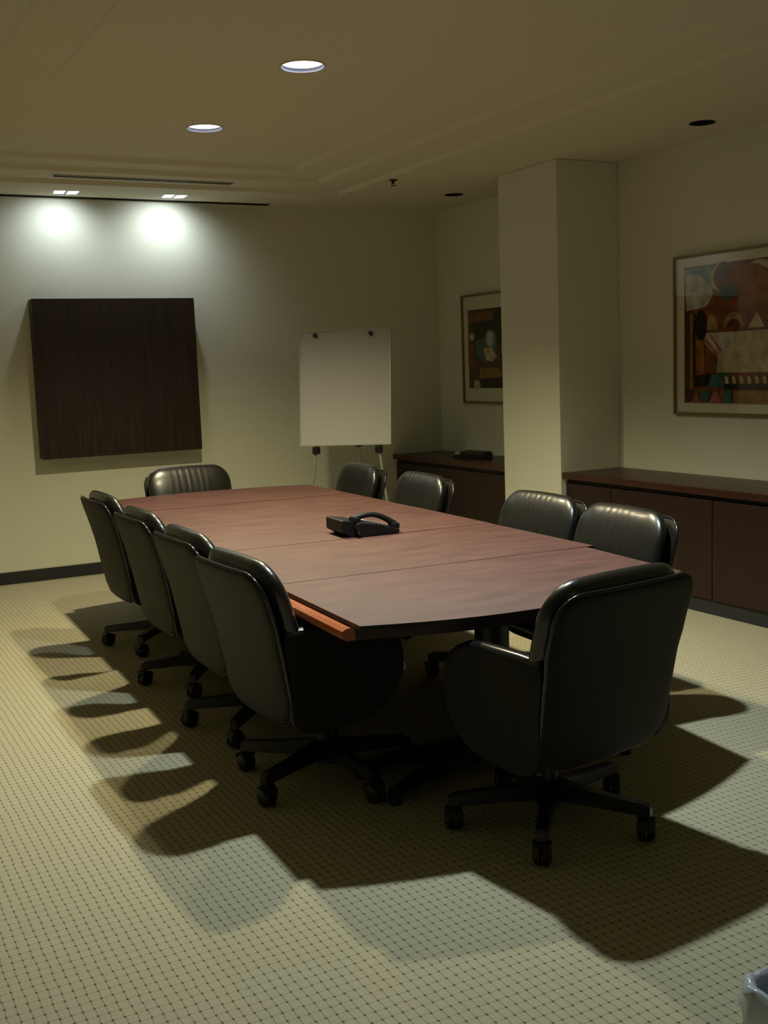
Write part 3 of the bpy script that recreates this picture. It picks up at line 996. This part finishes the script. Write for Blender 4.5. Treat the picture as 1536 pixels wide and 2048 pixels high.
# hub x, hub y, facing (degrees from +y, counter-clockwise), first leg angle (world degrees), label
CH = [
    (2.070, 2.852, 8, 13, 'black leather swivel chair at the table end by the wastebasket, back to open carpet'),
    (1.616, 3.631, -88, 62, 'black leather swivel chair beside the bare cherry table edge, opposite the credenza'),
    (1.668, 4.360, -90, 155, 'black leather swivel chair across from the pillar, third from the wood wall panel'),
    (1.704, 5.160, -90, 165, 'black leather swivel chair across from the credenzas, second from the wood wall panel'),
    (1.743, 6.040, -90, 158, 'black leather swivel chair across from the credenzas, nearest the wood wall panel'),
    (2.335, 7.020, 180, 30, 'black leather swivel chair at the table end below the dark wood wall panel'),
    (2.775, 3.680, 87, 54, 'black leather swivel chair on the credenza side, fourth from the easel'),
    (2.815, 4.310, 90, 54, 'black leather swivel chair on the credenza side, third from the easel'),
    (2.905, 5.620, 88, 52, 'black leather swivel chair on the credenza side, second from the easel'),
    (2.925, 6.470, 88, 33, 'black leather swivel chair on the credenza side, nearest the easel'),
]
for i, (x, y, rz, la, lb) in enumerate(CH):
    t = proto if i == 0 else copy_tree(proto)
    t.location = (x, y, 0)
    t.rotation_euler = (0, 0, R_(rz))
    legs = [c for c in t.children if c.name.split('.')[0] == 'leg']
    for k, lg in enumerate(legs):
        lg.rotation_euler = (0, 0, R_(la - rz) + k * 2 * PI / 5)
    tag(t, lb, 'chair', 'black leather chairs around the conference table')

# ------------------------------------------------------------------ marker tray on the alcove credenza
t = empty('marker_box', (4.78, 7.58, 0.7455), math.radians(8))
tag(t, 'small black box of pale-capped markers on the alcove credenza', 'box')
bm = bmesh.new()
prism(bm, [(-0.055, 0.0), (0.055, 0.0), (0.060, 0.045), (0.040, 0.062), (-0.045, 0.055), (-0.060, 0.035)], 'Y', -0.20, 0.08, 0.006, 2)
obj('case', bm, 'black_plastic', t)
for k in range(3):
    bm = bmesh.new()
    tube(bm, [(-0.035 + 0.032 * k, 0.075, 0.030 + 0.006 * k), (-0.036 + 0.033 * k, 0.150 + 0.02 * (k == 1), 0.034 + 0.008 * k)], [0.009, 0.010], 10)
    obj('marker', bm, 'marker_body', t, smooth=True, ang=50)
bm = bmesh.new(); box(bm, -0.055, 0.055, 0.078, 0.17, 0.0, 0.018, 0.003)
obj('lip', bm, 'black_plastic', t)

# ------------------------------------------------------------------ waste basket with liner
t = empty('wastebasket', (1.672, 1.368, 0), math.radians(-3))
tag(t, 'wastebasket lined with a bluish clear plastic bag standing on the carpet', 'wastebasket')
def rrect(hx, hy, r, n=6):
    p = []
    for cx, cy, a0 in ((hx - r, hy - r, 0), (-hx + r, hy - r, PI / 2), (-hx + r, -hy + r, PI), (hx - r, -hy + r, 1.5 * PI)):
        p += [(cx + r * math.cos(a0 + PI / 2 * k / n), cy + r * math.sin(a0 + PI / 2 * k / n)) for k in range(n + 1)]
    return p
def shell(bm, rows, wob=0.0, seed=1):
    rnd = random.Random(seed)
    rings = []
    for hx, hy, r, z in rows:
        ring = []
        for i, (x, y) in enumerate(rrect(hx, hy, r)):
            q = wob * math.sin(i * 2.3 + z * 40) + wob * 0.6 * rnd.uniform(-1, 1)
            d = math.hypot(x, y)
            ring.append(bm.verts.new((x + x / d * q, y + y / d * q, z + 0.6 * q)))
        rings.append(ring)
    n = len(rings[0])
    for i in range(len(rings) - 1):
        for k in range(n):
            bm.faces.new((rings[i][k], rings[i][(k + 1) % n], rings[i + 1][(k + 1) % n], rings[i + 1][k]))
    return rings
bm = bmesh.new()
rg = shell(bm, [(0.125, 0.085, 0.03, 0.0), (0.155, 0.115, 0.035, 0.285), (0.150, 0.110, 0.033, 0.285), (0.121, 0.081, 0.028, 0.008)])
bm.faces.new(rg[0][::-1]); bm.faces.new(rg[-1])
obj('bin', bm, 'basket_plastic', t, smooth=True, ang=40)
bm = bmesh.new()
shell(bm, [(0.172, 0.132, 0.06, 0.185), (0.167, 0.127, 0.06, 0.215), (0.170, 0.130, 0.06, 0.245), (0.166, 0.126, 0.058, 0.278), (0.162, 0.122, 0.056, 0.294), (0.152, 0.112, 0.052, 0.297), (0.143, 0.103, 0.032, 0.270), (0.136, 0.096, 0.03, 0.15), (0.122, 0.082, 0.025, 0.04)], 0.006, 3)
obj('bag_liner', bm, 'bag_plastic', t, smooth=True)
bm = bmesh.new()
rnd = random.Random(8)
for k in range(14):
    c = Vector((rnd.uniform(-0.09, 0.09), rnd.uniform(-0.055, 0.055), rnd.uniform(0.13, 0.20)))
    n0 = len(bm.verts)
    bmesh.ops.create_icosphere(bm, subdivisions=2, radius=rnd.uniform(0.03, 0.045), matrix=Matrix.Translation(c))
    bm.verts.ensure_lookup_table()
    for v in bm.verts[n0:]:
        v.co += (v.co - c) * rnd.uniform(-0.25, 0.15)
tr = obj('crumpled_trash', bm, 'trash_dark', t)
tr['kind'] = 'stuff'
